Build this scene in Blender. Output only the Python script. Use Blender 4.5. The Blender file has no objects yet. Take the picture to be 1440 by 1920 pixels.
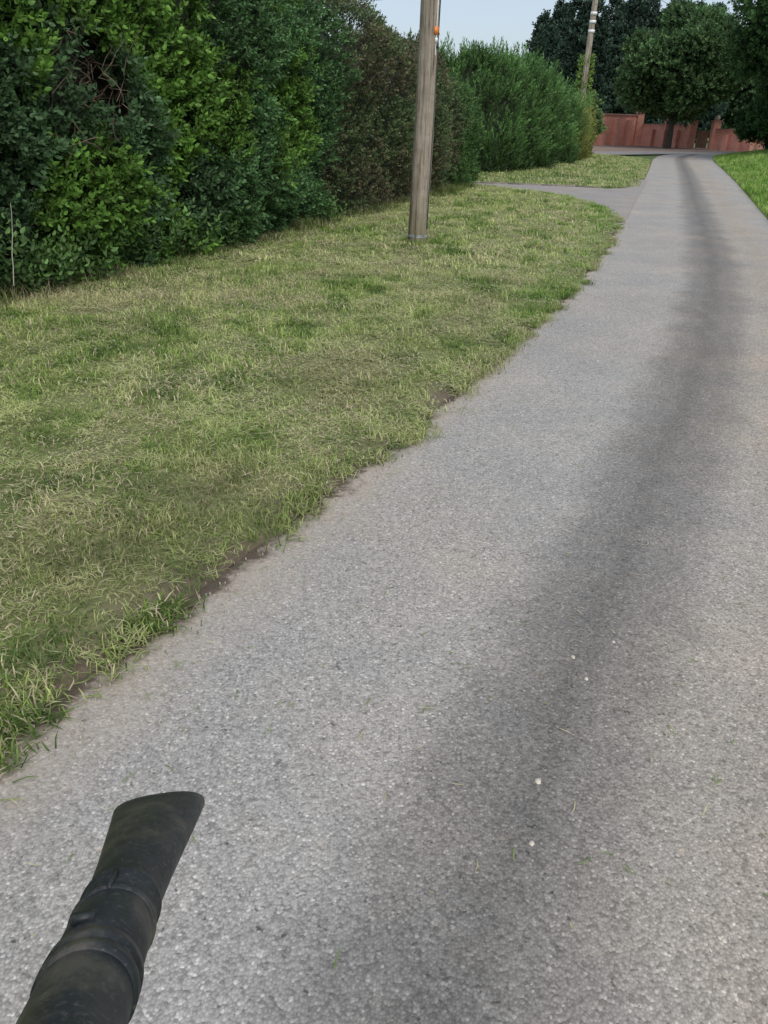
import bpy, math, random
import numpy as np
from mathutils import Vector, Matrix, noise
random.seed(7); rng=np.random.default_rng(7)
S=bpy.context.scene
S.view_settings.view_transform='Standard'; S.view_settings.look='None'; S.view_settings.exposure=0
D=bpy.data

# ---------------------------------------------------------------- helpers
def nz(p,s=1.0,o=0.0):
    return np.array([noise.noise(Vector((a[0]*s+o,a[1]*s+o*1.7,a[2]*s-o))) for a in p])
def empty(name,loc=(0,0,0)):
    e=D.objects.new(name,None); S.collection.objects.link(e); e.location=loc; e.empty_display_size=.2; return e
def build(name,V,polys,mat,col=None,uv=None,parent=None,smooth=False):
    V=np.asarray(V,dtype=np.float32).reshape(-1,3)
    polys=[np.asarray(p,dtype=np.int32) for p in polys if len(p)]
    me=D.meshes.new(name); me.vertices.add(len(V)); me.vertices.foreach_set('co',V.ravel())
    loops=np.concatenate([p.ravel() for p in polys]); tot=np.concatenate([np.full(len(p),p.shape[1],dtype=np.int32) for p in polys])
    st=np.concatenate([[0],np.cumsum(tot)[:-1]]).astype(np.int32)
    me.loops.add(len(loops)); me.loops.foreach_set('vertex_index',loops)
    me.polygons.add(len(tot)); me.polygons.foreach_set('loop_start',st); me.polygons.foreach_set('loop_total',tot)
    if smooth: me.polygons.foreach_set('use_smooth',np.ones(len(tot),dtype=bool))
    me.update(calc_edges=True); me.validate()
    if col is not None:
        a=me.attributes.new('Col','FLOAT_COLOR','POINT'); c=np.ones((len(V),4),dtype=np.float32); c[:,:3]=col; a.data.foreach_set('color',c.ravel())
    if uv is not None:
        l=me.uv_layers.new(name='UVMap'); l.data.foreach_set('uv',np.asarray(uv,dtype=np.float32)[loops].ravel())
    me.materials.append(mat)
    ob=D.objects.new(name,me); S.collection.objects.link(ob)
    if parent: ob.parent=parent
    return ob
def mat(name):
    m=D.materials.new(name); m.use_nodes=True; nt=m.node_tree; b=nt.nodes['Principled BSDF']; return m,nt,b
def N(nt,t,**k):
    n=nt.nodes.new(t)
    for a,v in k.items(): setattr(n,a,v)
    return n
def ramp(nt,src,stops,interp='LINEAR'):
    r=nt.nodes.new('ShaderNodeValToRGB'); r.color_ramp.interpolation=interp
    e=r.color_ramp.elements
    while len(e)<len(stops): e.new(.5)
    for i,(p,c) in enumerate(stops):
        e[i].position=p; e[i].color=(c[0],c[1],c[2],1) if hasattr(c,'__len__') else (c,c,c,1)
    nt.links.new(src,r.inputs[0]); return r.outputs[0]
def mixc(nt,f,a,b,mode='MIX'):
    m=nt.nodes.new('ShaderNodeMix'); m.data_type='RGBA'; m.blend_type=mode
    for s,v in ((m.inputs[0],f),(m.inputs[6],a),(m.inputs[7],b)):
        if hasattr(v,'is_linked'): nt.links.new(v,s)
        elif hasattr(v,'__len__'): s.default_value=(*v,1)
        else: s.default_value=v
    return m.outputs[2]
def mth(nt,op,a,b=None,c=None):
    m=nt.nodes.new('ShaderNodeMath'); m.operation=op
    for i,v in enumerate((a,b,c)):
        if v is None: continue
        if hasattr(v,'is_linked'): nt.links.new(v,m.inputs[i])
        else: m.inputs[i].default_value=v
    return m.outputs[0]
def noi(nt,vec,scale,detail=4,rough=.6):
    n=N(nt,'ShaderNodeTexNoise'); n.inputs['Scale'].default_value=scale; n.inputs['Detail'].default_value=detail; n.inputs['Roughness'].default_value=rough
    nt.links.new(vec,n.inputs['Vector']); return n.outputs[0]
def bump(nt,b,h,st,dist=.01):
    bp=N(nt,'ShaderNodeBump'); bp.inputs['Strength'].default_value=st; bp.inputs['Distance'].default_value=dist
    nt.links.new(h,bp.inputs['Height']); nt.links.new(bp.outputs[0],b.inputs['Normal'])
def attr_mat(name,rough=.5,trans=.25,spec=.3):
    m,nt,b=mat(name); a=N(nt,'ShaderNodeAttribute',attribute_name='Col')
    nt.links.new(a.outputs['Color'],b.inputs['Base Color']); b.inputs['Roughness'].default_value=rough; b.inputs['Specular IOR Level'].default_value=spec
    t=N(nt,'ShaderNodeBsdfTranslucent'); nt.links.new(a.outputs['Color'],t.inputs['Color'])
    mx=N(nt,'ShaderNodeMixShader'); mx.inputs[0].default_value=trans
    nt.links.new(b.outputs[0],mx.inputs[1]); nt.links.new(t.outputs[0],mx.inputs[2]); nt.links.new(mx.outputs[0],nt.nodes['Material Output'].inputs[0]); return m

def simple(name,col,rough=.6,metal=0,var=.25,scale=6,bmp=0):
    m,nt,b=mat(name); tc=N(nt,'ShaderNodeTexCoord'); n=noi(nt,tc.outputs['Object'],scale)
    c=ramp(nt,n,[(.3,[x*(1-var) for x in col]),(.7,[min(1,x*(1+var)) for x in col])])
    nt.links.new(c,b.inputs['Base Color']); b.inputs['Roughness'].default_value=rough; b.inputs['Metallic'].default_value=metal
    if bmp: bump(nt,b,n,bmp)
    return m

M_leaf=attr_mat('leaf',.45,.25,.3)
M_far=attr_mat('far_leaf',.7,.2,.15)
M_grass=attr_mat('grass_blade',.65,.35,.15)
M_core=simple('hedge_core',(.016,.022,.010),.9,0,.5,5)  # near-black body inside the hedges: painted shade behind the leaf gaps
M_bark=simple('bark',(.075,.062,.05),.9,0,.4,8,.5)
M_twig=simple('dead_twig',(.17,.12,.09),.8,0,.3,9)

# asphalt
def asphalt(name,base,band=True,edge=True):
    m,nt,b=mat(name); tc=N(nt,'ShaderNodeTexCoord'); P=tc.outputs['Object']
    v=N(nt,'ShaderNodeTexVoronoi'); v.inputs['Scale'].default_value=135; nt.links.new(P,v.inputs['Vector'])
    cellv=N(nt,'ShaderNodeSeparateColor'); nt.links.new(v.outputs['Color'],cellv.inputs[0])
    stone=ramp(nt,cellv.outputs[0],[(0,.62),(.3,.88),(.72,1.03),(.94,1.18),(1,1.6)])
    gap=ramp(nt,v.outputs['Distance'],[(.35,1.0),(.7,.78)])
    fine=ramp(nt,noi(nt,P,50,5,.75),[(.3,.80),(.5,1.0),(.7,1.13)])
    pit=ramp(nt,noi(nt,P,46,4,.65),[(.30,.40),(.38,1.0)])
    big=ramp(nt,noi(nt,P,1.1,6,.65),[(.3,.88),(.7,1.08)])
    c=mixc(nt,1.0,base,stone,'MULTIPLY')
    for k in (gap,fine,pit,big): c=mixc(nt,1.0,c,k,'MULTIPLY')
    tint=ramp(nt,noi(nt,P,.55,5,.65),[(.42,(1,1,1)),(.64,(1.06,1.0,.93))])
    c=mixc(nt,1.0,c,tint,'MULTIPLY')
    v2=N(nt,'ShaderNodeTexVoronoi'); v2.inputs['Scale'].default_value=9; nt.links.new(P,v2.inputs['Vector'])
    c=mixc(nt,ramp(nt,v2.outputs['Distance'],[(.045,.8),(.080,0)]),c,(.52,.45,.37))
    if band or edge:
        uv=N(nt,'ShaderNodeSeparateXYZ'); nt.links.new(tc.outputs['UV'],uv.inputs[0])
        wob=mth(nt,'MULTIPLY',mth(nt,'SUBTRACT',noi(nt,P,1.9,7,.70),.5),.5)
        u=mth(nt,'ADD',uv.outputs[0],wob)
    if band:
        d=mth(nt,'ABSOLUTE',mth(nt,'SUBTRACT',u,1.45))
        f=ramp(nt,d,[(0,.50),(.15,.62),(.46,1.0)],'EASE')
        c=mixc(nt,1.0,c,f,'MULTIPLY')
        d2=mth(nt,'ABSOLUTE',mth(nt,'SUBTRACT',u,2.05)); f2=ramp(nt,d2,[(0,(1.0,.94,.87)),(.5,(1,1,1))]); c=mixc(nt,1.0,c,f2,'MULTIPLY')
    if edge:
        wid=N(nt,'ShaderNodeMapRange'); nt.links.new(uv.outputs[1],wid.inputs[0]); wid.inputs[1].default_value=2.2; wid.inputs[2].default_value=7; wid.inputs[3].default_value=1; wid.inputs[4].default_value=2.6
        ue=mth(nt,'MULTIPLY',mth(nt,'ADD',uv.outputs[0],mth(nt,'MULTIPLY',mth(nt,'SUBTRACT',noi(nt,P,6,7,.75),.5),.42)),wid.outputs[0])
        fe=ramp(nt,ue,[(.05,.95),(.13,.5),(.42,0)])
        sandy=mixc(nt,ramp(nt,ue,[(.03,0),(.13,1)]),(.085,.066,.048),mixc(nt,noi(nt,P,60,3,.7),(.28,.23,.17),(.52,.44,.36)))
        c=mixc(nt,fe,c,sandy)
    nt.links.new(c,b.inputs['Base Color']); b.inputs['Roughness'].default_value=.9; b.inputs['Specular IOR Level'].default_value=.2
    h=mth(nt,'ADD',mth(nt,'MULTIPLY',v.outputs['Distance'],-1.0),noi(nt,P,60,3,.6)); bump(nt,b,h,.45,.004)
    return m
M_road=asphalt('asphalt',(.415,.400,.378))
M_drive=asphalt('driveway_asphalt',(.37,.35,.335),False,False)

def soil(name,c1,c2,c3,s=3,edge=False):
    m,nt,b=mat(name); tc=N(nt,'ShaderNodeTexCoord'); P=tc.outputs['Object']
    a=ramp(nt,noi(nt,P,s,5,.65),[(.35,c1),(.6,c2)])
    c=mixc(nt,ramp(nt,noi(nt,P,s*14,4,.7),[(.4,0),(.65,1)]),a,c3)
    if edge:
        uv=N(nt,'ShaderNodeSeparateXYZ'); nt.links.new(tc.outputs['UV'],uv.inputs[0])
        ue=mth(nt,'ADD',mth(nt,'ABSOLUTE',uv.outputs[0]),mth(nt,'MULTIPLY',mth(nt,'SUBTRACT',noi(nt,P,7,5,.65),.5),.3))
        c=mixc(nt,ramp(nt,ue,[(.06,1),(.28,0)]),c,mixc(nt,noi(nt,P,50,4,.7),(.08,.06,.042),(.22,.175,.125)))
    nt.links.new(c,b.inputs['Base Color']); b.inputs['Roughness'].default_value=.95; bump(nt,b,noi(nt,P,60,4,.7),.6,.02); return m
M_turf=soil('verge_turf',(.11,.15,.045),(.20,.24,.085),(.20,.17,.10),3,True)
M_verge=soil('bank_turf',(.09,.15,.035),(.16,.22,.06),(.12,.14,.05))
M_ground=soil('field_grass',(.08,.14,.03),(.13,.20,.05),(.10,.14,.04),.4)
M_dirt=soil('bare_dirt',(.24,.165,.13),(.33,.24,.195),(.20,.155,.12),1.0)

# ---------------------------------------------------------------- plan curves
LY=np.array([-6,-1.2,.1,1.59,2.42,3.18,5.05,8.05,11.2,15.2,20.3,27.7,36,46,52,57,62])
LX=np.array([-4.3,-2.35,-1.75,-1.07,-.63,-.28,.61,1.88,3.05,4.36,6.05,8.5,11.2,14.4,16.6,19.2,23.4])
def smooth_interp(y,YY,XX):
    y=np.asarray(y,dtype=float); w=np.array([-.8,-.4,0,.4,.8]); return sum(np.interp(y+d,YY,XX) for d in w)/5
def leftx(y): return smooth_interp(y,LY,LX)
def rdx(y): return np.interp(y,[-5,15,28,50,57,62],[2.9,2.85,3.1,3.4,4.2,6.5])
def rightx(y): return leftx(y)+rdx(y)
VY=np.array([-6,-1.2,.1,1.59,2.42,3.18,5.05,8.05,11.2,14.2,15.4,16.6,18.2,20.0,21.2,22.0,22.5])
VX=np.array([-4.3,-2.35,-1.75,-1.09,-.65,-.306,.576,1.80,3.0,4.02,4.36,4.62,4.72,4.45,4.0,3.2,2.2])
def vergex(y): 
    y=np.asarray(y,dtype=float); return np.where(y<14.5,leftx(y),np.interp(y,VY,VX))
def hedgex(y): return -3.5+.37*(np.asarray(y,dtype=float)-6.75)

# ---------------------------------------------------------------- ground, road
g=[(-500,-500,-.06),(500,-500,-.06),(500,900,-.06),(-500,900,-.06)]
build('ground',g,[[(0,1,2,3)]],M_ground)
def strip(name,ys,xa,xb,nx,zf,m,uvm=True,parent=None):
    V=[];U=[]
    for j,y in enumerate(ys):
        sl=(xb[j]-xa[j])
        for i in range(nx+1):
            q=i/nx; x=xa[j]+sl*q; V.append((x,y,zf(q,x,y))); U.append((sl*q*.935,y*1.07))
    n=nx+1; F=[(j*n+i,j*n+i+1,(j+1)*n+i+1,(j+1)*n+i) for j in range(len(ys)-1) for i in range(nx)]
    return build(name,V,[F],m,uv=U,parent=parent,smooth=True)
ys=np.arange(-6,62.1,.5)
strip('road',ys,leftx(ys)-.02,rightx(ys)+.02,6,lambda q,x,y:.012*(1-(2*q-1)**2),M_road)
dv=[(-12,21.0),(1,18.5),(3.4,13.6),(4.25,14.6),(6.25,20.6),(8.6,27.6),(8,30),(-12,30)]
build('driveway',[(x,y,.017) for x,y in dv],[[tuple(range(len(dv)))]],M_drive)
cl=np.array([(-20,42),(2,47.5),(12,52.5),(19,58.5),(28,61),(60,62)],float)
V=[];U=[]
for i in range(len(cl)):
    d=cl[min(i+1,len(cl)-1)]-cl[max(i-1,0)]; d/=np.linalg.norm(d); n=np.array((-d[1],d[0]))
    for s in(-2.0,2.2): p=cl[i]+n*s; V.append((p[0],p[1],.021)); U.append((s+2,i*8))
build('cross_lane',V,[[(2*i,2*i+1,2*i+3,2*i+2) for i in range(len(cl)-1)]],M_drive,uv=U)
dp=[(-10,50),(3,50.5),(11,54),(18,60.5),(27,63),(30,64),(30,85),(-10,85)]
build('bare_earth',[(x,y,-.02) for x,y in dp],[[tuple(range(len(dp)))]],M_dirt)
yv=np.concatenate([np.arange(-6,22.3,.04),[22.5]])
def vz(q,x,y):
    n=noise.noise(Vector((x*2.1,y*2.1,0)))*.012+noise.noise(Vector((x*9,y*9,3)))*.006
    return -.02 if q==0 else (.012+.07*min(1,q*2.2)**.7+n)
rag=np.array([noise.noise(Vector((y*1.1,5,0)))*.09+noise.noise(Vector((y*3.7,9,0)))*.085+noise.noise(Vector((y*12,2,0)))*.06 for y in yv])+.01
vxe=vergex(yv)+rag*np.interp(yv,[0,14,17],[1,1,.5])
gv=empty('grass_verge')
strip('turf',yv,vxe,hedgex(yv)-1.2,44,vz,M_turf,parent=gv)
IY=[23.2,23.5,23.9,24.4,27.5,32,36.3,41,45,49.5]; IR=[6.25,6.7,7.05,7.4,8.42,9.9,11.25,12.8,13.8,13.0]; IL=[6.0,5.3,3.4,1.0,1.0,3.0,5.0,7.6,8.5,9.0]
yi=np.arange(23.2,49.6,.1)
gi=empty('grass_island')
def iz(q,x,y): return .01+.11*np.clip((np.asarray(y)-24.2)/4,0,1)*np.minimum(1,np.asarray(q)*2)
strip('turf_island',yi,np.interp(yi,IY,IR),np.interp(yi,IY,IL),16,lambda q,x,y:(-.04 if (q==0 or (q==1 and y<26)) else .02+float(iz(q,x,y))),M_verge,parent=gi)
yr=np.arange(-6,60,.4); gr=empty('roadside_grass')
strip('turf_bank',yr,rightx(yr)+.03,rightx(yr)+5,14,lambda q,x,y:(-.04 if q==0 else .02+.35*q),M_verge,parent=gr)
V=[];F=[]
kp=[(x,y) for y,x in zip([24.38,24.25,23.9,23.55,23.3],[-3.0,1.0,3.4,5.3,6.0])]
def box_between(V,F,a,b,w,z0,z1):
    a=np.array(a,float);b=np.array(b,float);d=b-a;d/=np.linalg.norm(d);n=np.array((-d[1],d[0]))*w/2;k=len(V)
    for z in(z0,z1):
        for p in(a+n,b+n,b-n,a-n): V.append((p[0],p[1],z))
    F+= [(k,k+1,k+2,k+3),(k+4,k+7,k+6,k+5),(k,k+4,k+5,k+1),(k+1,k+5,k+6,k+2),(k+2,k+6,k+7,k+3),(k+3,k+7,k+4,k)]
for i in range(len(kp)-1):
    a=np.array(kp[i]);b=np.array(kp[i+1]);L=np.linalg.norm(b-a);n=max(1,int(L/.8))
    for k in range(n): box_between(V,F,a+(b-a)*(k/n),a+(b-a)*((k+.98)/n),.14,-.02,.055)
build('kerb',V,[F],simple('kerb_stone',(.20,.18,.16),.85,0,.3,7))

# ---------------------------------------------------------------- grass blades
def blades(name,P,L,W,lean,col,parent,m=M_grass,root=.7):
    n=len(P); yaw=rng.uniform(0,2*np.pi,n); dx,dy=np.cos(yaw),np.sin(yaw)
    side=np.stack([-dy,dx,np.zeros(n)],1); 
    d=np.stack([dx*np.sin(lean),dy*np.sin(lean),np.cos(lean)],1)
    l2=np.minimum(lean+.5,1.62); d2=np.stack([dx*np.sin(l2),dy*np.sin(l2),np.cos(l2)],1)
    kk=(rng.normal(0,.35,n))[:,None]; d2=d2+side*kk; d2/=np.linalg.norm(d2,axis=1)[:,None]
    w=W[:,None]/2; b=P; mid=P+d*(L*.55)[:,None]; tip=mid+d2*(L*.45)[:,None]
    V=np.stack([b-side*w,b+side*w,mid-side*w*.8,mid+side*w*.8,tip],1).reshape(-1,3)
    i=np.arange(n)[:,None]*5
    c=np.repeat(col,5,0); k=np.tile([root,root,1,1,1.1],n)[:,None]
    return build(name,V,[i+np.array([0,1,3,2]),i+np.array([2,3,4])],m,col=c*k,parent=parent)
def swathe(P): # loose rows of clippings left by the mower, running with the verge
    return np.array([.65*noise.noise(Vector(((p[0]-.40*p[1])*2.9+1.2*noise.noise(Vector((p[0]*1.3,p[1]*1.3,9))),p[1]*.45,4)))+.5*noise.noise(Vector((p[0]*3.1,p[1]*2.2,14))) for p in P])
def grass_cols(P,sw=None):
    n=len(P)
    a=nz(P,.8,3)*.9+nz(P,3.2,8)*1.1+nz(P,9,8)*1.0
    if sw is None: sw=swathe(P)
    t=a+sw*1.3+rng.normal(0,.32,n)+.22
    dark=np.array((.12,.22,.05)); mid=np.array((.33,.46,.12)); lime=np.array((.66,.72,.32)); straw=np.array((.80,.72,.46))
    x=np.clip((t+.8)/1.6,0,1)[:,None]
    c=np.where(x<.5,dark+(mid-dark)*x*2,mid+(lime-mid)*(x-.5)*2)
    st=(rng.random(n)<np.clip(.17+.5*nz(P,1.7,21)+.5*np.maximum(0,nz(P,.6,33))+.3*sw,.02,.8)); c[st]=straw*rng.uniform(.6,1.1,(st.sum(),1))
    return c*rng.uniform(.7,1.2,(n,1))
def verge_pts(y0,y1,dens,over=.0):
    n=int((y1-y0)*5*dens); y=rng.uniform(y0,y1,n); q=rng.random(n)
    xe=np.interp(y,yv,vxe)+over; xh=hedgex(y)-.1
    w=xe-xh; keep=rng.random(n)<w/5; y,q,xe,xh,w=[a[keep] for a in (y,q,xe,xh,w)]
    x=xe-q*w; qq=q*w/(w+1.1)
    z=.008+.07*np.minimum(1,qq*2.2)**.7
    return np.stack([x,y,z],1),q*w
for nm,y0,y1,de,L,W in (('blades_near',1.0,4.2,8000,.042,.0046),('blades_mid',4.2,9,4200,.05,.0066),('blades_far',9,22.4,1600,.06,.012),('blades_behind',-4,1.0,1500,.05,.007)):
    P,dq=verge_pts(y0,y1,de,.02); n=len(P)
    keep=rng.random(n)<np.clip(.32+dq*2.6+.9*nz(P,2.5,50),.12,1); P=P[keep];dq=dq[keep];n=len(P)
    sw=swathe(P); c=grass_cols(P,sw)
    ynear=np.clip((11-P[:,1])/6,0,1)
    br=np.clip(1-np.abs(dq-.55-.25*nz(P,.8,7))/.7,0,1)*np.clip(.55+1.3*nz(P,1.2,61),0,1)*ynear
    brown=np.where(rng.random((n,1))<.5,np.array((.50,.40,.27)),np.array((.18,.17,.08)))
    c=c*(1-br[:,None]*.75)+brown*br[:,None]*.75
    ed=np.clip(1-dq/.6,0,1)*np.clip((P[:,1]-5)/3,0,1); c=c*(1-.7*ed[:,None])+np.array((.20,.40,.06))*.7*ed[:,None]*rng.uniform(.7,1.3,(n,1))
    flat=rng.random(n)<np.clip(.48+.8*sw,.2,.85); lean=np.where(flat,rng.uniform(1.15,1.6,n),np.abs(rng.normal(.55,.35,n)))
    P[:,2]+=np.where(flat,rng.uniform(.008,.03,n)+.05*np.maximum(0,sw),0)
    LL=L*rng.uniform(.5,1.5,n)*(1+.9*np.clip(nz(P,3,90)-.6*sw,-.6,1)); blades(nm,P,LL,W*rng.uniform(.6,1.3,n),lean,c,gv)
P,dq=verge_pts(1,15,1000); k=(rng.random(len(P))<np.clip(.06+2.0*nz(P,1.6,120)+1.2*nz(P,6,121),0,1)*np.clip(P[:,1]/4.5,.3,1)); P=P[k]; n=len(P); P[:,2]+=rng.uniform(.02,.05,n)
blades('mown_clippings',P,rng.uniform(.025,.085,n),.0034+.0006*P[:,1],rng.uniform(1.2,1.62,n),np.where(rng.random((n,1))<.6,np.array((.80,.73,.47)),np.array((.56,.66,.30)))*rng.uniform(.6,1.05,(n,1)),gv)
n=13000; y=rng.uniform(3,22.3,n); x=hedgex(y)+rng.normal(.05,.18,n); P=np.stack([x,y,np.full(n,.07)],1)
k=nz(P,.8,31)>-.1; P=P[k]; n=len(P)
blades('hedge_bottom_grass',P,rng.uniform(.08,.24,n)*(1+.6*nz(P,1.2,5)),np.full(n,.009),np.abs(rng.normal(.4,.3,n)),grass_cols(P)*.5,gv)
n=24000; y=rng.uniform(1,16,n); P=np.stack([np.interp(y,yv,vxe)+rng.normal(-.03,.06,n),y,np.full(n,.012)],1)
k=nz(P,2.3,77)>-.05; P=P[k]; n=len(P); blades('edge_tufts',P,rng.uniform(.03,.09,n),np.full(n,.0055),np.abs(rng.normal(.9,.4,n)),grass_cols(P)*.75,gv)
n=34000; y=rng.uniform(23.3,49,n); q=rng.random(n); P=np.stack([np.interp(y,IY,IR)*(1-q)+np.interp(y,IY,IL)*q,y,.02+iz(q,0,y)],1)
blades('blades_island',P,rng.uniform(.05,.10,n),np.full(n,.022),np.abs(rng.normal(.6,.4,n)),grass_cols(P)*.9,gi)
n=60000; y=6+54*rng.random(n)**1.1; q=rng.random(n)**1.2; P=np.stack([rightx(y)+.02+q*5,y,.02+.35*q],1)
c=grass_cols(P)*np.array((.58,.78,.45)); blades('blades_bank',P,rng.uniform(.08,.2,n)*(1+2.2*np.clip(q,0,1)),.008+.0004*y,np.abs(rng.normal(.3,.25,n)),c,gr)

# ---------------------------------------------------------------- leaf sprigs
def leaf6(w=.24): return np.array([(0,0,0),(w,.3,.10),(w*.85,.66,.08),(0,1,-.06),(-w*.85,.66,.08),(-w,.3,.10)],float),[(0,1,2,3),(0,3,4,5)]
def leaf4(w=.28): return np.array([(0,0,0),(w,.5,.08),(0,1,-.04),(-w,.5,.08)],float),[(0,1,2,3)]
def sprig(nl,stem,L,leaf,seed,spread=(.6,1.2)):
    r=np.random.default_rng(seed); lv,lf=leaf; V=[];F=[]
    for i in range(nl):
        h=stem*(i+.3)/nl; az=i*2.4+r.uniform(-.4,.4); el=r.uniform(*spread)*(1-.45*i/nl); s=L*r.uniform(.75,1.2)*(1-.25*i/nl)
        y=np.array((math.cos(az)*math.sin(el),math.sin(az)*math.sin(el),math.cos(el))); x=np.array((-math.sin(az),math.cos(az),0)); z=np.cross(x,y)
        tw=r.uniform(-.6,.6); x,z=x*math.cos(tw)+z*math.sin(tw),z*math.cos(tw)-x*math.sin(tw)
        k=len(V)
        for p in lv: V.append(np.array((0,0,h))+s*(p[0]*x+p[1]*y+p[2]*z))
        F+=[tuple(a+k for a in f) for f in lf]
    return np.array(V),np.array(F),len(lv)
def place(name,temps,P,Dir,sc,col,parent,m=M_leaf,jit=.28):
    n=len(P); Dir=Dir/np.linalg.norm(Dir,axis=1)[:,None]
    ref=rng.normal(size=(n,3)); X=np.cross(ref,Dir); X/=np.linalg.norm(X,axis=1)[:,None]; Y=np.cross(Dir,X)
    which=rng.integers(0,len(temps),n); VV=[];FF=[];CC=[];off=0
    for t,(T,F,lvn) in enumerate(temps):
        k=which==t
        if not k.any(): continue
        s=sc[k][:,None,None]
        v=P[k][:,None,:]+s*(T[None,:,0:1]*X[k][:,None,:]+T[None,:,1:2]*Y[k][:,None,:]+T[None,:,2:3]*Dir[k][:,None,:])
        nn=k.sum(); VV.append(v.reshape(-1,3)); FF.append((np.arange(nn)[:,None,None]*len(T)+F[None]+off).reshape(-1,F.shape[1]))
        nleaf=len(T)//lvn; j=rng.uniform(1-jit,1+jit,(nn,nleaf,1)); hgt=np.linspace(.7,1.3,nleaf)[None,:,None]
        c=col[k][:,None,:]*j*hgt; CC.append(np.repeat(c,lvn,1).reshape(-1,3)); off+=nn*len(T)
    return build(name,np.concatenate(VV),[np.concatenate(FF)],m,col=np.concatenate(CC),parent=parent)
T_near=[sprig(11,.19,.060,leaf6(.27),i) for i in range(4)]
T_mid=[sprig(9,.18,.075,leaf4(.32),i+10) for i in range(3)]
T_con=[sprig(12,.38,.14,leaf4(.13),i+20,(.3,.9)) for i in range(3)]
T_tree=[sprig(9,.7,.42,leaf4(.32),i+30,(.5,1.5)) for i in range(3)]
T_nettle=[sprig(9,.38,.10,leaf6(.26),i+40,(1.0,1.6)) for i in range(3)]
T_weed=[sprig(6,.012,.028,leaf6(.34),i+60,(1.25,1.5)) for i in range(3)]
wx=[(-.80,2.1),(-1.2,1.75),(-1.22,1.9),(-1.3,2.5),(-1.6,2.9)]; P=np.array([(a,b,.02) for a,b in wx]); n=len(P)
place('broadleaf_weeds',T_weed,P,np.tile((0,0,1.),(n,1))+rng.normal(0,.15,(n,3)),rng.uniform(.7,1.2,n),np.tile((.18,.29,.09),(n,1)),gv)

class Path:
    def __init__(s,pts):
        p=np.array(pts,float); 
        for _ in range(2):
            q=[p[0]]
            for a,b in zip(p[:-1],p[1:]): q+=[a*.75+b*.25,a*.25+b*.75]
            q.append(p[-1]); p=np.array(q)
        s.p=p; s.d=np.concatenate([[0],np.cumsum(np.linalg.norm(np.diff(p,axis=0),axis=1))]); s.L=s.d[-1]
    def at(s,t):
        x=np.interp(t,s.d,s.p[:,0]);y=np.interp(t,s.d,s.p[:,1]); e=.15
        dx=np.interp(t+e,s.d,s.p[:,0])-np.interp(t-e,s.d,s.p[:,0]); dy=np.interp(t+e,s.d,s.p[:,1])-np.interp(t-e,s.d,s.p[:,1])
        l=np.hypot(dx,dy)+1e-9; return x,y,dy/l,-dx/l
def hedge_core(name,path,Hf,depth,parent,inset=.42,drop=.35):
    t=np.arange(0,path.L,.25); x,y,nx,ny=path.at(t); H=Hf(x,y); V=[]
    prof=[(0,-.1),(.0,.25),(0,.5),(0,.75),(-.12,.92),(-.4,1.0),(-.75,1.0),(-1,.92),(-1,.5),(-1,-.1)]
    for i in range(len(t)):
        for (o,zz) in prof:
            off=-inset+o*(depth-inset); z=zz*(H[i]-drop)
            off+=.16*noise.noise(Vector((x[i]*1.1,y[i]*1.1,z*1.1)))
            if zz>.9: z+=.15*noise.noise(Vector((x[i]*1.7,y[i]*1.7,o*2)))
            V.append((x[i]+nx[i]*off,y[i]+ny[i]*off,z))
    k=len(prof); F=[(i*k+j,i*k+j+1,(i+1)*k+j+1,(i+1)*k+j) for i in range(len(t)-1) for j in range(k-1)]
    return build(name,V,[F],M_core,parent=parent,smooth=True)

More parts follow.
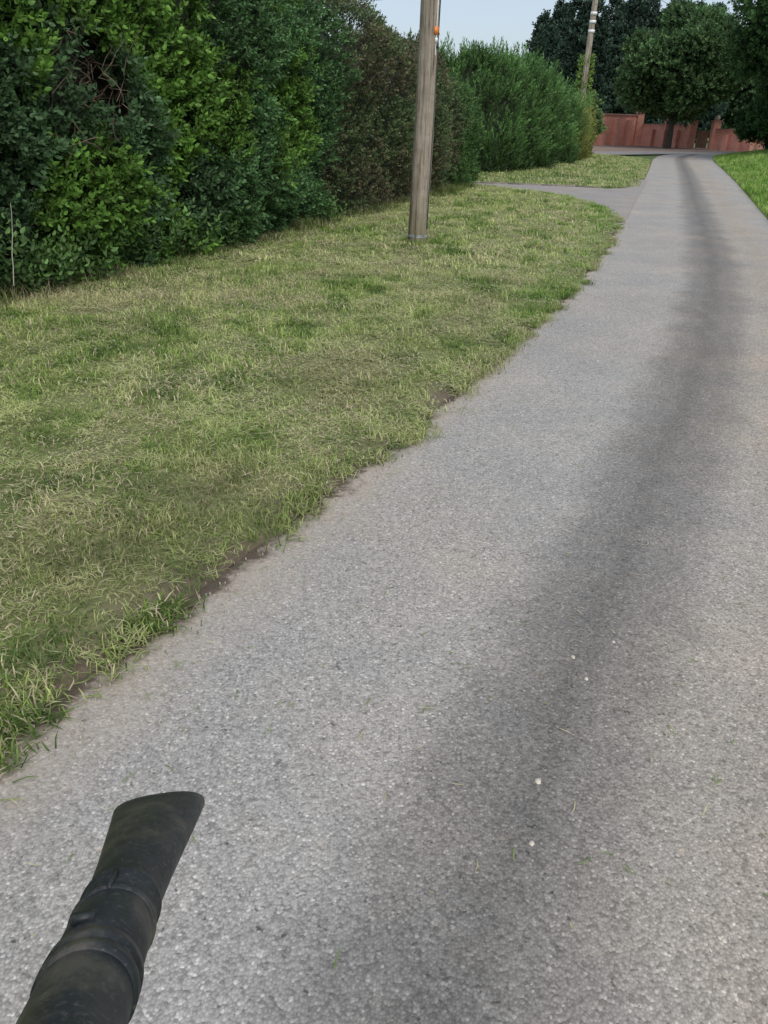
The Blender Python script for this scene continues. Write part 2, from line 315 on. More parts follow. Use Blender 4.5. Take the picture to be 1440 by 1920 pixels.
# ---- main mixed hedge
H1=Path([(-7.2,-3.5),(-3.5,6.75),(-2.45,8.9),(-1.39,12.0),(-.15,15.3),(1.3,19.6),(2.15,22.0),(2.0,23.1),(.9,23.6),(-3,24.2),(-6,24.8)])
def H1h(x,y): return np.interp(y,[-4,12,15,19,21.5,23.3,24.8],[3.6,3.55,3.3,2.9,2.45,2.15,2.3])
hedge=empty('hedge')
hedge_core('shade_core',H1,H1h,2.4,hedge)
hole=np.array((-2.95,8.15,1.75))
def hedge1(name,t0,t1,dens,temps,scl):
    area=(t1-t0)*4.6; n=int(area*dens); t=rng.uniform(t0,t1,n); p=rng.random(n)*4.9
    x,y,nx,ny=H1.at(t); H=H1h(x,y)
    front=p<3.7; z=np.where(front,p/3.7*H,H); inset=np.where(front,.55*np.clip((z-(H-.7))/.7,0,1)**2,.5+(p-3.7)*1.3)
    base=np.stack([x,y,z],1)
    bulge=.32*nz(base,.75,2)+.25*nz(base,1.9,6)+.15*nz(base,4.5,9)
    low=-.22*np.clip((.7-z)/.7,0,1)
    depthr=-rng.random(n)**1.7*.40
    off=bulge+low+depthr-inset
    P=np.stack([x+nx*off,y+ny*off,z+np.where(front,0,bulge*.9+depthr*.6)],1)
    f=y+1.0*nz(base,.5,40)+.5*nz(base,1.4,44)
    zA=np.array((.066,.125,.055));zB=np.array((.125,.245,.045));zC=np.array((.080,.165,.060));zD=np.array((.108,.155,.064));zR=np.array((.140,.130,.072))
    c=np.empty((n,3)); c[:]=zA
    mB=(f>6.9)&(f<9.9); c[mB]=zB
    mC=(f>=9.9)&(f<13.0); c[mC]=zC; m=mC&(nz(base,1.3,15)>.12); c[m]=zB*.85
    mD=f>=13.0; c[mD]=zD; m=mD&(nz(base,1.5,16)+rng.normal(0,.2,n)>.08); c[m]=zR
    m=mB&(nz(base,1.0,18)>.22); c[m]=zA*1.2
    m=(f>20.8); c[m]=np.array((.08,.16,.045))
    c*= (1+.4*nz(base,2.2,19))[:,None]*rng.uniform(.7,1.35,(n,1))
    c*= (1+1.2*np.minimum(0,depthr+.0))[:,None]  # deeper leaves get darker colour: shade of the recesses painted in
    Dr=np.stack([nx,ny,np.full(n,.6)],1)+rng.normal(0,.55,(n,3)); Dr[~front]+=np.array((0,0,1.2))
    keep=np.linalg.norm((P-hole)/np.array((.42,.5,.42)),axis=1)>1+.5*nz(base,3,3)
    gap=nz(base,1.15,101)+.5*nz(base,3.0,102)
    keep&=~((gap>.38)&(depthr>-.15)&(y<14))
    s=scl*np.where(mB,1.1,np.where(mD,.78,.92))*rng.uniform(.7,1.35,n)
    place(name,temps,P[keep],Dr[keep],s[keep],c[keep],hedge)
tt=np.linspace(0,H1.L,800); yy=H1.at(tt)[1]; ta=tt[np.argmax(yy>4.8)]; tb=tt[np.argmax(yy>13.2)]
hedge1('leaves_far_back',0,ta,90,T_mid,1.2)
hedge1('leaves_near',ta,tb,420,T_near,1.0)
hedge1('leaves_middle',tb,H1.L,250,T_mid,.92)
def tube(pts,rad,seg=5):
    V=[];F=[];pts=[np.array(p,float) for p in pts]
    for i,p in enumerate(pts):
        d=pts[min(i+1,len(pts)-1)]-pts[max(i-1,0)]; d/=np.linalg.norm(d)+1e-9
        a=np.cross(d,(0,0,1) if abs(d[2])<.9 else (1,0,0)); a/=np.linalg.norm(a); b=np.cross(d,a)
        r=rad[i] if hasattr(rad,'__len__') else rad
        for k in range(seg): an=2*math.pi*k/seg; V.append(p+r*(a*math.cos(an)+b*math.sin(an)))
    for i in range(len(pts)-1):
        for k in range(seg): F.append((i*seg+k,i*seg+(k+1)%seg,(i+1)*seg+(k+1)%seg,(i+1)*seg+k))
    return V,F
def tubes(name,lst,m,parent=None,seg=5,smooth=True):
    V=[];F=[]
    for pts,r in lst:
        v,f=tube(pts,r,seg); k=len(V); V+=v; F+=[tuple(a+k for a in q) for q in f]
    return build(name,V,[F],m,parent=parent,smooth=smooth)
L=[]
for i in range(230):
    c=hole+rng.normal(0,(.22,.36,.26)) if i<180 else np.array((0,0,0))
    if i>=180:
        y=rng.uniform(6.5,13); c=np.array((hedgex(y)-.15,y,rng.uniform(.4,3)))
    d=rng.normal(size=3)*np.array((.5,1,.45)); d/=np.linalg.norm(d); ln=rng.uniform(.2,.55); pts=[c-np.array((.12,-.04,0))]
    for k in range(4): d=d+rng.normal(0,.25,3); pts.append(pts[-1]+d/np.linalg.norm(d)*ln/4)
    L.append((pts,[.0045,.004,.003,.002,.0015]))
tubes('dead_twigs',L,M_twig,hedge,4)
L=[]
for (y,x0,hh) in ((6.62,.28,.25),):
    p=np.array((hedgex(y)+x0,y,hh)); d=np.array((.02,.05,1.)); pts=[p]
    for k in range(8): d=d*.8+np.array((.02,.02,.3))+rng.normal(0,.13,3); pts.append(pts[-1]+d/np.linalg.norm(d)*.085)
    L.append((pts,[.005,.005,.0045,.0045,.004,.004,.003,.0025,.002]))
tubes('pale_stalks',L,simple('dry_stalk',(.45,.42,.34),.7),hedge,5)
n=1300; y=5.2+8*rng.random(n)**1.3; P=np.stack([hedgex(y)+rng.uniform(-.25,.25,n),y,rng.uniform(0.02,.45,n)*np.clip(1.2-(y-5)/12,.4,1)],1)
k=nz(P,.9,12)>-.18; P=P[k]; n=len(P)
place('nettles',T_nettle,P,np.tile((.25,-.1,1.),(n,1))+rng.normal(0,.2,(n,3)),rng.uniform(.5,1.0,n),np.tile((.11,.21,.06),(n,1))*rng.uniform(.5,1.3,(n,1)),hedge)

# ---- second, feathery conifer hedge
H2=Path([(-7,29),(-3,27.6),(2.2,27.0),(4.0,27.6),(5.3,30.3),(7.1,34.6),(9.6,41.0),(10.3,43.2),(9.2,44.5),(5,45.5)])
def H2h(x,y): return np.interp(y,[26,29,32.5,35,38,45],[3.25,3.25,3.0,2.5,2.25,2.2])
h2=empty('conifer_hedge'); hedge_core('conifer_shade_core',H2,H2h,2.6,h2,.4,.02)
n=15000; t=rng.uniform(0,H2.L,n); p=rng.random(n)*1.45; x,y,nx,ny=H2.at(t); H=H2h(x,y)
front=p<1; z=np.where(front,p*H,H); base=np.stack([x,y,z],1)
b=.45*nz(base*np.array((1,1,.35)),1.0,4)+.28*nz(base*np.array((1,1,.4)),2.6,5); dr=-rng.random(n)**1.6*.4
off=b+dr-np.where(front,.5*np.clip((z/H-.75)/.25,0,1)**2,.2+(p-1)*4.4)
P=np.stack([x+nx*off,y+ny*off,z+np.where(front,0,b*.6+rng.random(n)**3*.3-.1)],1)
yel=np.clip((y-36)/3+nz(base,.9,6),0,1)[:,None]*(y>33)[:,None]
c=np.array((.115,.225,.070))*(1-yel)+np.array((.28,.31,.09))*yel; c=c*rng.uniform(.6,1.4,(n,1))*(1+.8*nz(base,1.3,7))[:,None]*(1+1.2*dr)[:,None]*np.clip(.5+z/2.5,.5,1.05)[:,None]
Dr=np.stack([nx*.5,ny*.5,np.ones(n)],1)+rng.normal(0,.42,(n,3))
place('foliage_sprays',T_con,P,Dr,rng.uniform(.6,1.2,n)*np.where(y>36,.75,1),c,h2)
n=700; t=rng.uniform(0,H2.L,n); x,y,nx,ny=H2.at(t); o=-rng.uniform(.2,1.6,n); P=np.stack([x+nx*o,y+ny*o,H2h(x,y)+rng.uniform(-.1,.35,n)],1)
place('top_shoots',T_con,P,np.tile((0,0,1.),(n,1))+rng.normal(0,.16,(n,3)),rng.uniform(.6,1.3,n),np.tile((.13,.26,.08),(n,1)),h2)

# ---------------------------------------------------------------- trees
def tree(name,base,height,rad,z0,col,seed,nblob=34,per=230,ls=1.0,lean=(0,0),tr=.28,zs=1.0):
    r=np.random.default_rng(seed); e=empty(name); base=np.array(base,float)
    zc=(z0+height)/2; hz=(height-z0)/2; top=base+np.array((lean[0],lean[1],height*.85)); L=[]
    mid=base+np.array((lean[0]*.3,lean[1]*.3,z0+.3)); L.append(([base,base+(mid-base)*.5+r.normal(0,.08,3),mid,(mid+top)/2,top],[tr*1.25,tr,tr*.85,tr*.5,.04]))
    C=[];R=[]
    for i in range(nblob):
        while True:
            q=r.uniform(-1,1,3)
            if .25<np.linalg.norm(q)<1: break
        q=q/np.linalg.norm(q)*np.linalg.norm(q)**.5*.82
        wz=1-.25*max(0,q[2]); c=base+np.array((lean[0]*.6+q[0]*rad*wz,lean[1]*.6+q[1]*rad*wz,zc+q[2]*hz)); C.append(c); R.append(r.uniform(.20,.34)*rad)
        if i<14: s=mid+(top-mid)*r.uniform(0,.6); L.append(([s,(s+c)/2+np.array((0,0,.25)),c],[tr*.35,tr*.2,.03]))
    tubes('trunk_and_limbs',L,M_bark,e,7)
    P=[];Dn=[];CC=[]
    for c,rr in zip(C,R):
        d=r.normal(size=(per,3)); d/=np.linalg.norm(d,axis=1)[:,None]; k=r.random(per)**.35
        p=c+d*(rr*k)[:,None]*np.array((1,1,.7)); P.append(p); Dn.append(d+np.array((0,0,.5)))
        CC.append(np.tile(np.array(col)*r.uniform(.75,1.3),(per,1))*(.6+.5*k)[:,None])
    P=np.concatenate(P);Dn=np.concatenate(Dn)+rng.normal(0,.4,(len(P),3));CC=np.concatenate(CC)*rng.uniform(.65,1.35,(len(P),1))
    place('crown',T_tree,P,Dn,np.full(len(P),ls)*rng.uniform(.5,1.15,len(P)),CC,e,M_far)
    return e
tree('oak_tree',(23.6,72,0),10.4,5.3,2.2,(.085,.155,.060),1,58,330,.66)
tree('ash_tree',(24.2,48.5,0),14.5,6.0,2.4,(.058,.115,.040),2,58,280,.60,(-1.0,0))
tree('ash_tree',(29.5,58,0),14.0,5.9,1.2,(.06,.118,.042),3,50,240,.70)
tree('ash_tree',(35.5,69,0),12.5,5.6,1.2,(.06,.12,.04),5,40,220,.78)
tree('field_maple',(22.0,44.6,0),4.6,2.0,.3,(.06,.125,.038),6,20,200,.42,(0,0),.12)
tree('field_maple',(23.2,52,0),4.8,2.2,.2,(.06,.125,.038),8,20,200,.42,(0,0),.12)
def conifer(name,base,H,rad,seed,col=(.040,.070,.050)):
    r=np.random.default_rng(seed); e=empty(name); base=np.array(base,float)
    tubes('trunk',[([base,base+np.array((0,0,H*.9))],[.3,.05])],M_bark,e,7)
    P=[];Dn=[];n=4800; m=n//8; C=[]
    for k in range(8):
        a=r.uniform(0,6.28); o=np.array((math.cos(a),math.sin(a),0))*rad*r.uniform(.3,.8)*(k>0); h=H*(1 if k==0 else r.uniform(.72,.98))
        z=r.random(m)**.8*h; rr=rad*(.75 if k==0 else .46)*np.clip((1-z/h)*2.4,0,1)**.75*(1+.25*np.sin(z*3+a)); an=r.uniform(0,6.28,m); q=r.random(m)**.3
        P.append(base+o+np.stack([np.cos(an)*rr*q,np.sin(an)*rr*q,z+.4],1)); Dn.append(np.stack([np.cos(an)*.6,np.sin(an)*.6,np.full(m,.8)],1)); C.append(np.full(m,r.uniform(.75,1.3)))
    P=np.concatenate(P);Dn=np.concatenate(Dn)+rng.normal(0,.3,(len(P),3)); n=len(P)
    c=np.tile(col,(n,1))*rng.uniform(.6,1.5,(n,1))*np.concatenate(C)[:,None]; place('foliage',T_tree,P,Dn,rng.uniform(.6,1.1,n),c,e,M_far); return e
for i,(bx,by,h) in enumerate([(17.6,106,12.6),(19.6,107,13.8),(21.6,108,14.4),(23.8,106,14.4),(26.2,108,14.9),(28.4,107,14.5),(30.9,109,14.9),(33.4,108,14.4),(36,107,14.0),(38.6,108,14.0)]):
    conifer('conifer_tree',(bx,by,0),h,2.7,50+i)
e=empty('distant_trees'); P=[];CC=[]
for i in range(75):
    x=rng.uniform(14,95) if i<60 else rng.uniform(30,55); y=118+rng.uniform(-5,10)-max(0,(x-40))*.5; h=rng.uniform(9.5,13.5)*(1 if x>30 else .7); m=330
    d=rng.normal(size=(m,3)); d/=np.linalg.norm(d,axis=1)[:,None]; P.append(np.array((x,y,h*.52))+d*np.array((3.6,3.6,h*.48))*(rng.random(m)**.3)[:,None]*(1+.2*np.sin(d*5)).mean(1)[:,None]); CC.append(np.tile(np.array((.065,.115,.05))*rng.uniform(.6,1.3),(m,1)))
P=np.concatenate(P);CC=np.concatenate(CC)*rng.uniform(.7,1.3,(len(P),1)); n=len(P)
place('crowns',T_tree,P,rng.normal(size=(n,3))+np.array((0,-.5,.6)),rng.uniform(1.2,2.0,n),CC,e,M_far)
tree('elder_shrub',(11.6,52,0),3.6,1.5,.3,(.14,.22,.08),11,16,130,.4,(0,0),.1)
tree('elder_shrub',(9.0,50,0),3.7,1.8,.3,(.08,.16,.06),12,16,130,.4,(0,0),.1)

# ---------------------------------------------------------------- brick wall
m,nt,b=mat('red_brick'); tc=N(nt,'ShaderNodeTexCoord'); br=N(nt,'ShaderNodeTexBrick')
br.inputs['Scale'].default_value=1; br.inputs['Brick Width'].default_value=.225; br.inputs['Row Height'].default_value=.075; br.inputs['Mortar Size'].default_value=.007
br.inputs['Color1'].default_value=(.86,.38,.28,1); br.inputs['Color2'].default_value=(.74,.29,.21,1); br.inputs['Mortar'].default_value=(.74,.55,.46,1)
nt.links.new(tc.outputs['UV'],br.inputs['Vector']); c=mixc(nt,1.0,br.outputs[0],ramp(nt,noi(nt,tc.outputs['Object'],1.2,5,.7),[(.3,.82),(.7,1.12)]),'MULTIPLY'); nt.links.new(c,b.inputs['Base Color']); b.inputs['Roughness'].default_value=.9
M_brick=m; M_cap=simple('coping',(.50,.28,.23),.85,0,.25,3); M_stone=simple('finial_stone',(.66,.60,.54),.8)
def wbox(name,a,b,w,z0,z1,m,parent,off=0):
    a=np.array(a,float);b=np.array(b,float);d=b-a;Ln=np.linalg.norm(d);d/=Ln;n=np.array((-d[1],d[0])); V=[];U=[];F=[]
    a=a-n*off;b=b-n*off
    c=[(a+n*w/2,0),(a-n*w/2,0),(b-n*w/2,Ln),(b+n*w/2,Ln)]
    def quad(ps,us):
        k=len(V); V.extend(ps); U.extend(us); F.append((k,k+1,k+2,k+3))
    P3=lambda p,z:(p[0],p[1],z)
    p=[q[0] for q in c]
    for i,j,l in((1,2,Ln),(3,0,Ln),(0,1,w),(2,3,w)): quad([P3(p[i],z0),P3(p[j],z0),P3(p[j],z1),P3(p[i],z1)],[(0,z0),(l,z0),(l,z1),(0,z1)])
    quad([P3(p[1],z1),P3(p[2],z1),P3(p[3],z1),P3(p[0],z1)],[(0,0),(Ln,0),(Ln,w),(0,w)])
    return build(name,V,[F],m,uv=U,parent=parent)
def ball(name,c,r,m,parent):
    me=D.meshes.new(name); import bmesh; bm=bmesh.new(); bmesh.ops.create_uvsphere(bm,u_segments=16,v_segments=10,radius=r); bm.to_mesh(me); bm.free()
    for p in me.polygons:p.use_smooth=True
    me.materials.append(m); o=D.objects.new(name,me); S.collection.objects.link(o); o.location=c; o.parent=parent; return o
def pier(c,z,e,w=.5,fin=False):
    wbox('pier',(c[0]-w/2,c[1]),(c[0]+w/2,c[1]),w,-.05,z,M_brick,e); wbox('pier_cap',(c[0]-w/2-.07,c[1]),(c[0]+w/2+.07,c[1]),w+.14,z+.002,z+.12,M_cap,e)
    if fin: ball('ball_finial',(c[0],c[1],z+.30),.22,M_stone,e)
def wall(a,b,h,step,fin=(),pil=1.9):
    e=empty('brick_wall'); a=np.array(a,float);b=np.array(b,float);Ln=np.linalg.norm(b-a);d=(b-a)/Ln
    wbox('wall_body',a,b,.23,-.05,h,M_brick,e); wbox('coping',a,b,.40,h+.002,h+.10,M_cap,e)
    k=pil
    while k<Ln-.6:
        p=a+d*k; wbox('pilaster',p-d*.2,p+d*.2,.4,-.05,h-.35,M_brick,e,off=.32); k+=pil
    return e
e1=wall((8,71.5),(23.0,80),2.5,0,pil=1.6); pier((23.2,80.0),2.75,e1,.6); pier((17.5,76.9),2.6,e1,.5)
e2=wall((23.6,79.8),(26.3,74.8),1.75,0,pil=1.5); pier((25.0,77.2),2.0,e2,.45,True); pier((26.4,74.6),2.1,e2,.6,True)
e3=wall((27.7,72.2),(29.2,68.6),1.5,0,pil=1.5); pier((27.6,72.4),2.1,e3,.6,True); pier((29.3,68.4),1.6,e3,.5,True)
e4=wall((29.6,68.0),(44,66),1.25,0)
M_gate=simple('gate_timber',(.30,.17,.11),.8,0,.3,5)
g=empty('wooden_gate'); a=np.array((26.75,74.1)); b_=np.array((27.3,72.95)); dd=(b_-a)/np.linalg.norm(b_-a)
for k in range(8):
    p=a+dd*k*np.linalg.norm(b_-a)/8; wbox('board',p,p+dd*.13,.04,.05,1.35+.12*math.sin(k*.45),M_gate,g)
wbox('rail',a,b_,.05,.35,.47,M_gate,g,off=.05); wbox('rail',a,b_,.05,1.05,1.17,M_gate,g,off=.05)

# ---------------------------------------------------------------- poles
m,nt,b=mat('weathered_pole'); tc=N(nt,'ShaderNodeTexCoord'); mp=N(nt,'ShaderNodeMapping'); mp.inputs['Scale'].default_value=(1,1,.05); nt.links.new(tc.outputs['Object'],mp.inputs[0])
g1=noi(nt,mp.outputs[0],30,7,.8); g2=noi(nt,tc.outputs['Object'],3.5,6,.7); g3=noi(nt,mp.outputs[0],11,4,.7)
c=ramp(nt,g1,[(.36,(.13,.11,.09)),(.44,(.36,.32,.27)),(.58,(.48,.43,.375)),(.70,(.62,.57,.51))]); c=mixc(nt,1.0,c,ramp(nt,g2,[(.32,(.72,.69,.64)),(.68,(1.12,1.10,1.07))]),'MULTIPLY')
c=mixc(nt,1.0,c,ramp(nt,g3,[(.36,(.50,.46,.42)),(.47,(1,1,1))]),'MULTIPLY')
sx=N(nt,'ShaderNodeSeparateXYZ'); nt.links.new(tc.outputs['Object'],sx.inputs[0]); c=mixc(nt,ramp(nt,sx.outputs[2],[(.0,.65),(.8,0)]),c,(.20,.195,.11))
nt.links.new(c,b.inputs['Base Color']); b.inputs['Roughness'].default_value=1; b.inputs['Specular IOR Level'].default_value=.05; bump(nt,b,mth(nt,'ADD',g1,g3),1,.03); M_pole=m
M_blk=simple('black_cable',(.02,.02,.02),.5); M_wht=simple('white_ceramic',(.75,.76,.76),.35,0,.05); M_or=simple('orange_tag',(.75,.22,.03),.5,0,.1); M_gal=simple('galvanised_strap',(.42,.46,.52),.5,.3,.15)
M_blue=simple('blue_twine',(.35,.45,.62),.6,0,.1)
def ring(z,r,h,m,name,e,x=0,y=0,seg=28):
    V=[];F=[]
    for zz in(z,z+h):
        for rr in(r,r-.012):
            for k in range(seg): a=2*math.pi*k/seg; V.append((x+rr*math.cos(a),y+rr*math.sin(a),zz))
    s=seg
    for k in range(s):
        j=(k+1)%s; F+=[(k,j,2*s+j,2*s+k),(2*s+k,2*s+j,3*s+j,3*s+k),(s+k,3*s+k,3*s+j,s+j),(k,s+k,s+j,j)]
    return build(name,V,[F],m,parent=e,smooth=False)
def lbox(name,c,s,m,e,rz=0):
    V=[];x,y,z=s
    for dz in(-z/2,z/2):
        for dx,dy in((-x/2,-y/2),(x/2,-y/2),(x/2,y/2),(-x/2,y/2)):
            V.append((c[0]+dx*math.cos(rz)-dy*math.sin(rz),c[1]+dx*math.sin(rz)+dy*math.cos(rz),c[2]+dz))
    return build(name,V,[[(0,3,2,1),(4,5,6,7),(0,1,5,4),(1,2,6,5),(2,3,7,6),(3,0,4,7)]],m,parent=e)
def shaft(e,H,r0,r1,seg=64,name='shaft'):
    zs=np.linspace(-.3,H,90); V=[];F=[]
    for i,z in enumerate(zs):
        r=r0+(r1-r0)*z/H
        for k in range(seg):
            a=2*math.pi*k/seg; cr=noise.noise(Vector((math.cos(a)*7,math.sin(a)*7,z*.25+3))); rr=r*(1+.05*noise.noise(Vector((math.cos(a)*2,math.sin(a)*2,z*.6)))-.10*max(0,cr-.18))
            V.append((rr*math.cos(a)+.02*math.sin(z*.7),rr*math.sin(a),z))
    for i in range(len(zs)-1):
        for k in range(seg): F.append((i*seg+k,i*seg+(k+1)%seg,(i+1)*seg+(k+1)%seg,(i+1)*seg+k))
    return build(name,V,[F],M_pole,parent=e,smooth=True)
p1=empty('utility_pole',(.36,11.0,.03)); shaft(p1,8.5,.130,.112); p1.rotation_euler=(0,math.radians(.6),0)
ring(.14,.1325,.010,M_gal,'strap',p1); ring(.16,.132,.008,M_blue,'twine',p1)
tubes('cable',[([(.122,-.05,.25),(.129,-.05,2.2),(.132,-.05,3.2),(.134,-.04,8)],.011)],M_blk,p1)
tubes('cable_light',[([(.104,-.089,2.3),(.109,-.084,3.4),(.114,-.074,8)],.008)],M_wht,p1)
lbox('orange_tag',(.104,-.099,2.56),(.06,.012,.08),M_or,p1,.6); lbox('white_tag',(.109,-.094,2.46),(.035,.012,.05),M_wht,p1,.6); lbox('clip',(.119,-.079,2.40),(.03,.03,.05),M_blk,p1,.6)
lbox('crossarm',(0,-.18,8.0),(1.6,.1,.12),M_pole,p1)
n=700; a=rng.uniform(0,6.28,n); rr=.13+.1*rng.random(n); P=np.stack([.36+np.cos(a)*rr,11.0+np.sin(a)*rr,np.full(n,.075)],1)
blades('grass_at_pole',P,rng.uniform(.05,.13,n),np.full(n,.009),np.abs(rng.normal(.4,.3,n)),grass_cols(P)*.75,gv)
p2=empty('utility_pole',(11.0,50.5,0)); shaft(p2,10.0,.19,.15); p2.rotation_euler=(0,math.radians(.8),0)
for z in(6.25,6.7,7.1): ring(z,.185,.16,M_wht,'white_band',p2)
lbox('crossarm',(0,-.2,9.4),(2.2,.12,.14),M_pole,p2)
for i in(-1,0,1): ball('insulator',(i*.9,-.2,9.56),.1,M_wht,p2)
n=520; z=rng.uniform(1,5.2,n)**1.0; a=rng.uniform(0,6.28,n); rr=.22+.12*rng.random(n)+.15*(z<3.4); P=np.stack([np.cos(a)*rr,np.sin(a)*rr,z],1)
place('ivy',T_mid,P,np.stack([np.cos(a),np.sin(a),np.full(n,.3)],1),rng.uniform(.8,1.4,n),np.tile((.22,.34,.07),(n,1))*rng.uniform(.6,1.3,(n,1)),p2)
p3=empty('utility_pole',(45,98,0)); shaft(p3,10,.18,.14); 
wl=[]
def wire(a,b,sag,r=.014): 
    a=np.array(a,float);b=np.array(b,float); wl.append(([a+(b-a)*t-np.array((0,0,sag*4*t*(1-t))) for t in np.linspace(0,1,25)],r))
for i in(-1,0,1):
    wire((11.1+i*.9,50.3,9.6),(45+i*.9,98,8.6),.8); wire((11.1+i*.5,50.3,9.5),(.4+i*.5,10.9,8.1),.5,.008)
wire((11.1,50.3,7.6),(45,98,7.0),.9)
tubes('overhead_wires',wl,M_blk,None,4)

# ---------------------------------------------------------------- leaf blower tube
m,nt,b=mat('black_plastic'); tc=N(nt,'ShaderNodeTexCoord'); P_=tc.outputs['Object']
c=ramp(nt,noi(nt,P_,11,7,.7),[(.36,(.008,.011,.013)),(.53,(.018,.022,.024)),(.68,(.080,.072,.056))])
c=mixc(nt,ramp(nt,noi(nt,P_,190,3,.6),[(.56,0),(.75,.6)]),c,(.12,.11,.09)); nt.links.new(c,b.inputs['Base Color'])
nt.links.new(ramp(nt,noi(nt,P_,14,4),[(.3,.34),(.7,.62)]),b.inputs['Roughness']); bump(nt,b,noi(nt,P_,150,4,.7),.15,.002); M_pl=m
lb=empty('leaf_blower')
tip=np.array((-.275,.662,.819)); bot=np.array((-.200,.279,1.056)); ax=(tip-bot); AL=np.linalg.norm(ax); ax/=AL
wd=np.array((1,.02,.10)); wd-=ax*wd.dot(ax); wd/=np.linalg.norm(wd); hd=np.cross(wd,ax)
if hd[2]<0: hd=-hd
def lathe(name,secs,seg=56,m=M_pl,slant=0):
    V=[];F=[]
    for s,a,bb,ex in secs:
        for k in range(seg):
            t=2*math.pi*k/seg; cx,sy=math.cos(t),math.sin(t); px=a*math.copysign(abs(cx)**ex,cx); py=bb*math.copysign(abs(sy)**ex,sy)
            q=bot+ax*(s*AL+ (slant*px if s>.9 else 0))+wd*px+hd*py; V.append(q)
    for i in range(len(secs)-1):
        for k in range(seg): F.append((i*seg+k,i*seg+(k+1)%seg,(i+1)*seg+(k+1)%seg,(i+1)*seg+k))
    return build(name,V,[F],m,parent=lb,smooth=True)
lathe('nozzle',[(.28,.0325,.0325,1),(.45,.0345,.0325,1),(.58,.0385,.031,.98),(.70,.0435,.028,.95),(.80,.0475,.025,.9),(.90,.0515,.022,.86),(.96,.054,.020,.82),(.995,.0555,.019,.8),(1.0,.0545,.018,.8),(.99,.051,.0155,.8),(.9,.048,.017,.86),(.75,.041,.022,.92),(.5,.030,.028,1)],slant=.12)
lathe('coupling',[(.10,.031,.031,1),(.12,.0345,.0345,1),(.30,.0345,.0345,1),(.38,.0342,.0340,1),(.385,.0362,.0356,1),(.40,.0362,.0356,1),(.403,.031,.031,1)])
lathe('rim',[(.30,.0340,.0340,1),(.304,.0366,.0366,1),(.312,.0366,.0366,1),(.316,.0340,.0340,1)])
lathe('collar',[(.075,.033,.033,1),(.08,.0372,.0372,1),(.10,.0376,.0376,1),(.104,.0358,.0358,1),(.118,.0358,.0358,1),(.122,.0376,.0376,1),(.145,.0372,.0372,1),(.15,.033,.033,1)])
lathe('extension_tube',[(-1.1,.036,.036,1),(-.9,.036,.036,1),(-.2,.0355,.0355,1),(.08,.0345,.0345,1)])
h=[]
for i in range(26): h+=[(-2.1+i*.04,.040,.040,1),(-2.085+i*.04,.045,.045,1),(-2.07+i*.04,.045,.045,1)]
lathe('flexible_hose',h)
def lug(s,px,size):
    c=bot+ax*(s*AL)+wd*px+hd*.0345; V=[]
    for z in(-.004,.004):
        for u,v in((-1,-1),(1,-1),(1,1),(-1,1)): V.append(c+wd*u*size[0]+ax*v*size[1]+hd*z)
    build('locking_lug',V,[[(0,3,2,1),(4,5,6,7),(0,1,5,4),(1,2,6,5),(2,3,7,6),(3,0,4,7)]],M_pl,parent=lb)
lug(.19,-.010,(.009,.003)); lug(.34,.0,(.0015,.018))

# ---------------------------------------------------------------- road litter
def stones(name,items,m):
    V=[];F=[]
    for (x,y,s) in items:
        k=len(V); ph=random.uniform(0,6); V.append((x,y,.012+s*.25))
        for j in range(7):
            a=2*math.pi*j/7+ph; r=s*random.uniform(.75,1.15); V.append((x+r*math.cos(a)*.8,y+r*math.sin(a),.011+s*.18))
        for j in range(7):
            a=2*math.pi*j/7+ph; r=s*random.uniform(.95,1.2); V.append((x+r*math.cos(a)*.8,y+r*math.sin(a),.002))
        for j in range(7): jj=(j+1)%7; F+=[(k,k+1+j,k+1+jj,k+1+jj),(k+1+j,k+8+j,k+8+jj,k+1+jj)]
    V=np.array(V); F3=[f[:3] for f in F if f[2]==f[3]]; F4=[f for f in F if f[2]!=f[3]]
    return build(name,V,[F4,F3],m,smooth=True)
it=[(.81,2.1,.009),(.65,2.01,.010),(.67,1.9,.010),(.44,1.47,.012),(.39,1.27,.009),(1.6,5.6,.014)]
stones('pale_pebbles',it,simple('pale_pebble',(.54,.49,.41),.7,0,.25,30))
it=[]
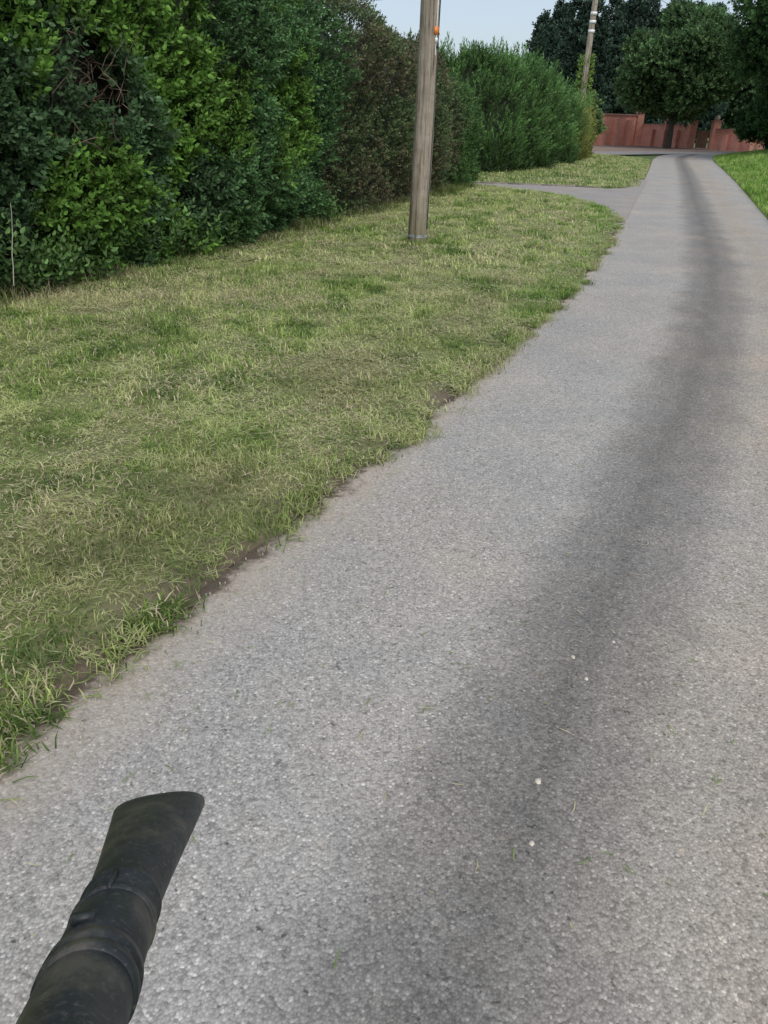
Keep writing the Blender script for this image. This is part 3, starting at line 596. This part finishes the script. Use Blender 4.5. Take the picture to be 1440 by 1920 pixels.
for i in range(130):
    y=random.uniform(.4,9); q=random.random(); it.append((float(leftx(y))+q*2.6,y,random.uniform(.002,.0045)))
for i in range(260):
    y=random.uniform(.8,8); it.append((float(leftx(y))+abs(random.gauss(.06,.09)),y,random.uniform(.002,.006)))
stones('grit',it,simple('grit_stone',(.34,.30,.26),.8,0,.4,30))
n=800; y=.6+9*rng.random(n); q=rng.random(n)**2.0; P=np.stack([leftx(y)+.05+q*2.6,y,np.full(n,.018)],1)
blades('grass_clippings',P,rng.uniform(.015,.06,n),np.full(n,.0038),np.full(n,1.5),np.where(rng.random((n,1))<.5,np.array((.66,.62,.38)),np.array((.28,.40,.12)))*rng.uniform(.7,1.1,(n,1)),None)

# ---------------------------------------------------------------- light: thin overcast
w=D.worlds.new('World'); S.world=w; w.use_nodes=True; nt=w.node_tree; bg=nt.nodes['Background']
sk=N(nt,'ShaderNodeTexSky',sky_type='NISHITA',sun_disc=False); EL,AZ=math.radians(50),math.radians(158)
sk.sun_elevation=EL; sk.sun_rotation=AZ; sk.dust_density=2.0; sk.air_density=1.0; sk.ozone_density=1.0
cloud=mixc(nt,.55,sk.outputs[0],(4.3,4.9,5.7))
nt.links.new(cloud,bg.inputs[0]); bg.inputs[1].default_value=.15
sl=D.lights.new('sun','SUN'); sl.energy=2.2; sl.angle=math.radians(60); sl.color=(1,.94,.85); so=D.objects.new('sun',sl); S.collection.objects.link(so)
sd=Vector((math.sin(AZ)*math.cos(EL),math.cos(AZ)*math.cos(EL),math.sin(EL))); so.rotation_euler=sd.to_track_quat('Z','Y').to_euler(); so.location=(0,0,30)
# ---------------------------------------------------------------- camera
cd=D.cameras.new('camera'); cam=D.objects.new('camera',cd); S.collection.objects.link(cam); S.camera=cam
cd.sensor_fit='VERTICAL'; cd.sensor_height=24; cd.lens=17.5; cd.clip_end=2000; cd.clip_start=.02
cam.matrix_world=Matrix.Translation((0,0,1.6))@Matrix.Rotation(math.radians(90-27.7),4,'X')@Matrix.Rotation(math.radians(1.5),4,'Z')
